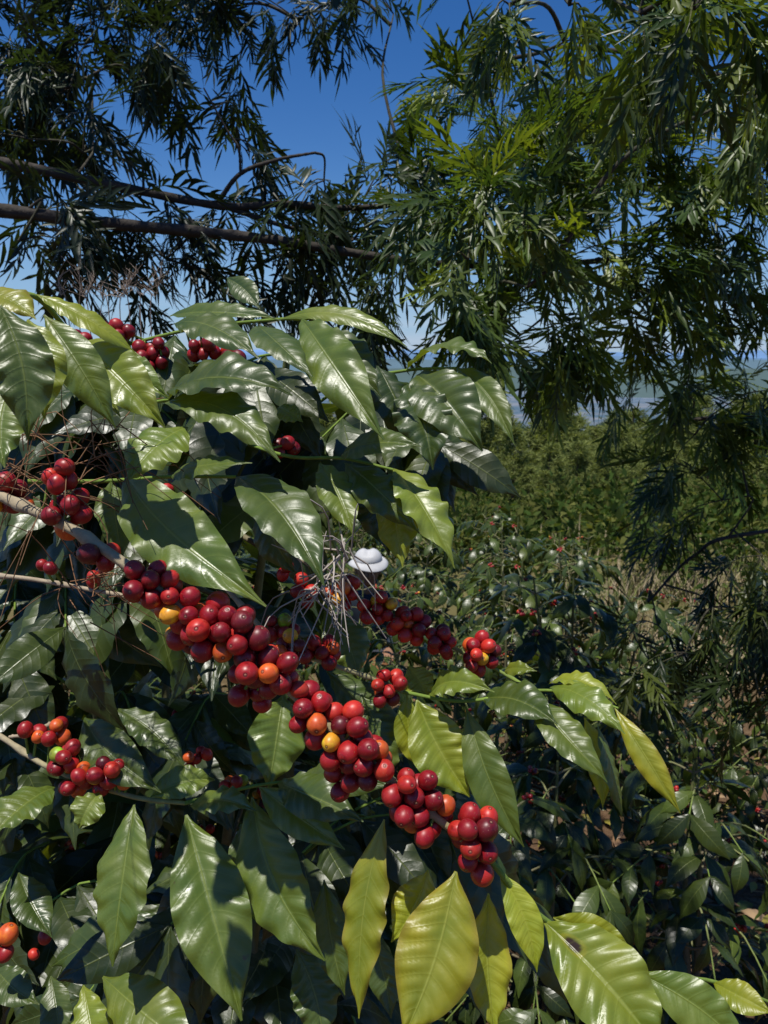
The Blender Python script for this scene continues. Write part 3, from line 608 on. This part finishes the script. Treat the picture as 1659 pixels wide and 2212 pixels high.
for sg,hx,hz in((1,.14,1.0),(-1,-.12,1.04)):
    b=(hx,-.34,hz);V=[(hx,-.29,hz),b,(hx,-.38,hz)];E=[(0,1),(1,2)];R=[.024,(.034,.018),(.034,.015)]
    for k in range(4):
        i0=len(V);xx=hx+(-.027+.018*k);l_=[.034,.04,.038,.028][k];V+=[(xx,-.395,hz),(xx,-.395-l_,hz-.012),(xx,-.395-l_*1.5,hz-.035)];E+=[(2,i0),(i0,i0+1),(i0+1,i0+2)];R+=[.009,.0085,.007]
    i0=len(V);V+=[(hx-sg*.04,-.35,hz-.005),(hx-sg*.055,-.385,hz-.02)];E+=[(1,i0),(i0,i0+1)];R+=[.011,.009];skinob('hand',V,E,R,m_skin)
def ell(name,c,r,mat,sh=None,n=32):
    mb=MB();th=np.linspace(.02,math.pi-.02,n);ph=np.linspace(0,2*math.pi,n,endpoint=False)
    V=np.stack(np.broadcast_arrays(np.sin(th)[:,None]*np.cos(ph),np.sin(th)[:,None]*np.sin(ph),np.cos(th)[:,None]+0*ph),-1).reshape(-1,3)
    if sh: V=sh(V)
    mb.add(V*np.array(r)+np.array(c),gridf(n,n,True)[:,::-1],np.zeros((len(V),2)),[.5,.5,.5]);return mb.obj(name,mat,fw)
def face(V):
    V=V.copy();fr=V[:,1]<-.5
    V[:,1]-=.28*np.exp(-((V[:,0]/.16)**2+((V[:,2]+.12)/.2)**2))*fr;V[:,1]+=.1*np.exp(-(((np.abs(V[:,0])-.4)/.18)**2+((V[:,2]-.08)/.12)**2))*fr
    V[:,0]*=1-.22*np.clip(-V[:,2],0,1);return V
ell('head',(0,-.04,1.48),(.078,.098,.115),m_skin,face);m_dark=pm('dark_hair',(.015,.012,.01));ell('hair',(0,-.015,1.50),(.084,.098,.108),m_dark,lambda V:np.where(((V[:,1]<-.3)&(V[:,2]<.45))[:,None],V*.85,V))
for sg in(-1,1):
    ell('eye',(sg*.03,-.126,1.487),(.011,.008,.007),m_dark,n=10);ell('ear',(sg*.08,-.03,1.475),(.01,.02,.032),m_skin,n=12)
ell('mouth',(0,-.127,1.425),(.024,.006,.006),pm('lips',(.25,.08,.07)),n=10)
ell('hat_crown',(0,-.03,1.56),(.098,.115,.08),m_hat,lambda V:np.where((V[:,2]<-.1)[:,None],V*np.array([1,1,.3]),V*np.array([1,1,1])+np.stack([0*V[:,0],0*V[:,0],-.25*np.exp(-(V[:,0]/.25)**2)*(V[:,2]>.6)],1)))
an=np.linspace(0,6.283,48,endpoint=False)
def lathe(name,prof,c,mat,sy=1.,wv=0.):
    b=MB();rows=[np.stack([c[0]+r_*np.cos(an),c[1]+sy*r_*np.sin(an),c[2]+z_+wv*np.sin(an*2+.5)*(r_>.11)],1) for r_,z_ in prof];b.add(np.concatenate(rows),gridf(len(prof),48,True),np.zeros((48*len(prof),2)),[.8]*3);b.obj(name,mat,fw)
lathe('hat_brim',((.096,0),(.12,-.012),(.14,-.03),(.14,-.025),(.12,-.006),(.096,.006)),(0,-.03,1.55),m_hat,1.17,.012)
lathe('picking_basket',((.02,.68),(.12,.68),(.15,.9),(.16,.91),(.14,.89),(.11,.7),(.02,.7)),(0,-.28,0),m_or)
# ================================================================ LIGHT, SKY, CAMERA
sv=Vector((-.16,-.20,.93)).normalized();el=math.asin(sv.z);az=math.atan2(sv.x,sv.y)
sun=bpy.data.lights.new('sun','SUN');sun.energy=5;sun.angle=math.radians(.53);sun.color=(1,.96,.88)
so=bpy.data.objects.new('sun',sun);so.rotation_euler=sv.to_track_quat('Z','Y').to_euler();bpy.context.collection.objects.link(so)
w=bpy.data.worlds.new('sky');bpy.context.scene.world=w;w.use_nodes=True;nt=w.node_tree;nt.nodes.clear()
def WN(t,ins={},**kw):
    n=nt.nodes.new(t)
    for k,v in kw.items(): setattr(n,k,v)
    for k,v in ins.items():
        if isinstance(v,bpy.types.NodeSocket): nt.links.new(v,n.inputs[k])
        else: n.inputs[k].default_value=v
    return n
sky=WN('ShaderNodeTexSky',sky_type='NISHITA',sun_disc=False,sun_elevation=el,sun_rotation=az,altitude=1200,air_density=1.0,dust_density=.2,ozone_density=2.5)
hsv=WN('ShaderNodeHueSaturation',{'Hue':.51,'Saturation':1.35,'Value':1.25,'Color':sky.outputs[0]})
tc=WN('ShaderNodeTexCoord').outputs['Generated'];sp=WN('ShaderNodeSeparateXYZ',{0:tc})
haze=WN('ShaderNodeMapRange',{'Value':sp.outputs[2],1:.2,2:-.02,3:0,4:.75},interpolation_type='SMOOTHSTEP')
hz=WN('ShaderNodeMix',{0:haze.outputs[0],6:hsv.outputs[0],7:(2.6,4.7,8.2,1)},data_type='RGBA')
mp=WN('ShaderNodeMapping',{'Vector':tc,'Scale':(3,3,30)});cn_=WN('ShaderNodeTexNoise',{'Vector':mp.outputs[0],'Scale':1.6,'Detail':7,'Roughness':.6}).outputs[0]
band=WN('ShaderNodeMapRange',{'Value':sp.outputs[2],1:.09,2:.015,3:0,4:1});cm_=WN('ShaderNodeMapRange',{'Value':cn_,1:.45,2:.65,3:0,4:.65})
mm=WN('ShaderNodeMath',{0:band.outputs[0],1:cm_.outputs[0]},operation='MULTIPLY')
mx=WN('ShaderNodeMix',{0:mm.outputs[0],6:hz.outputs[2],7:(6,7,8.6,1)},data_type='RGBA')
bg=WN('ShaderNodeBackground',{'Color':mx.outputs[2],'Strength':.085});wo=WN('ShaderNodeOutputWorld',{0:bg.outputs[0]})
cam=bpy.data.cameras.new('camera');co=bpy.data.objects.new('camera',cam);bpy.context.collection.objects.link(co)
co.location=(0,0,CZ);co.rotation_euler=(math.radians(90)-PITCH,0,0);cam.sensor_fit='VERTICAL';cam.sensor_height=36;cam.lens=18/.6925;cam.clip_start=.02;cam.clip_end=90000
cam.dof.use_dof=True;cam.dof.focus_distance=.56;cam.dof.aperture_fstop=22
sc=bpy.context.scene;sc.camera=co;sc.view_settings.view_transform='Standard';sc.view_settings.look='None';sc.view_settings.exposure=0;sc.view_settings.gamma=1
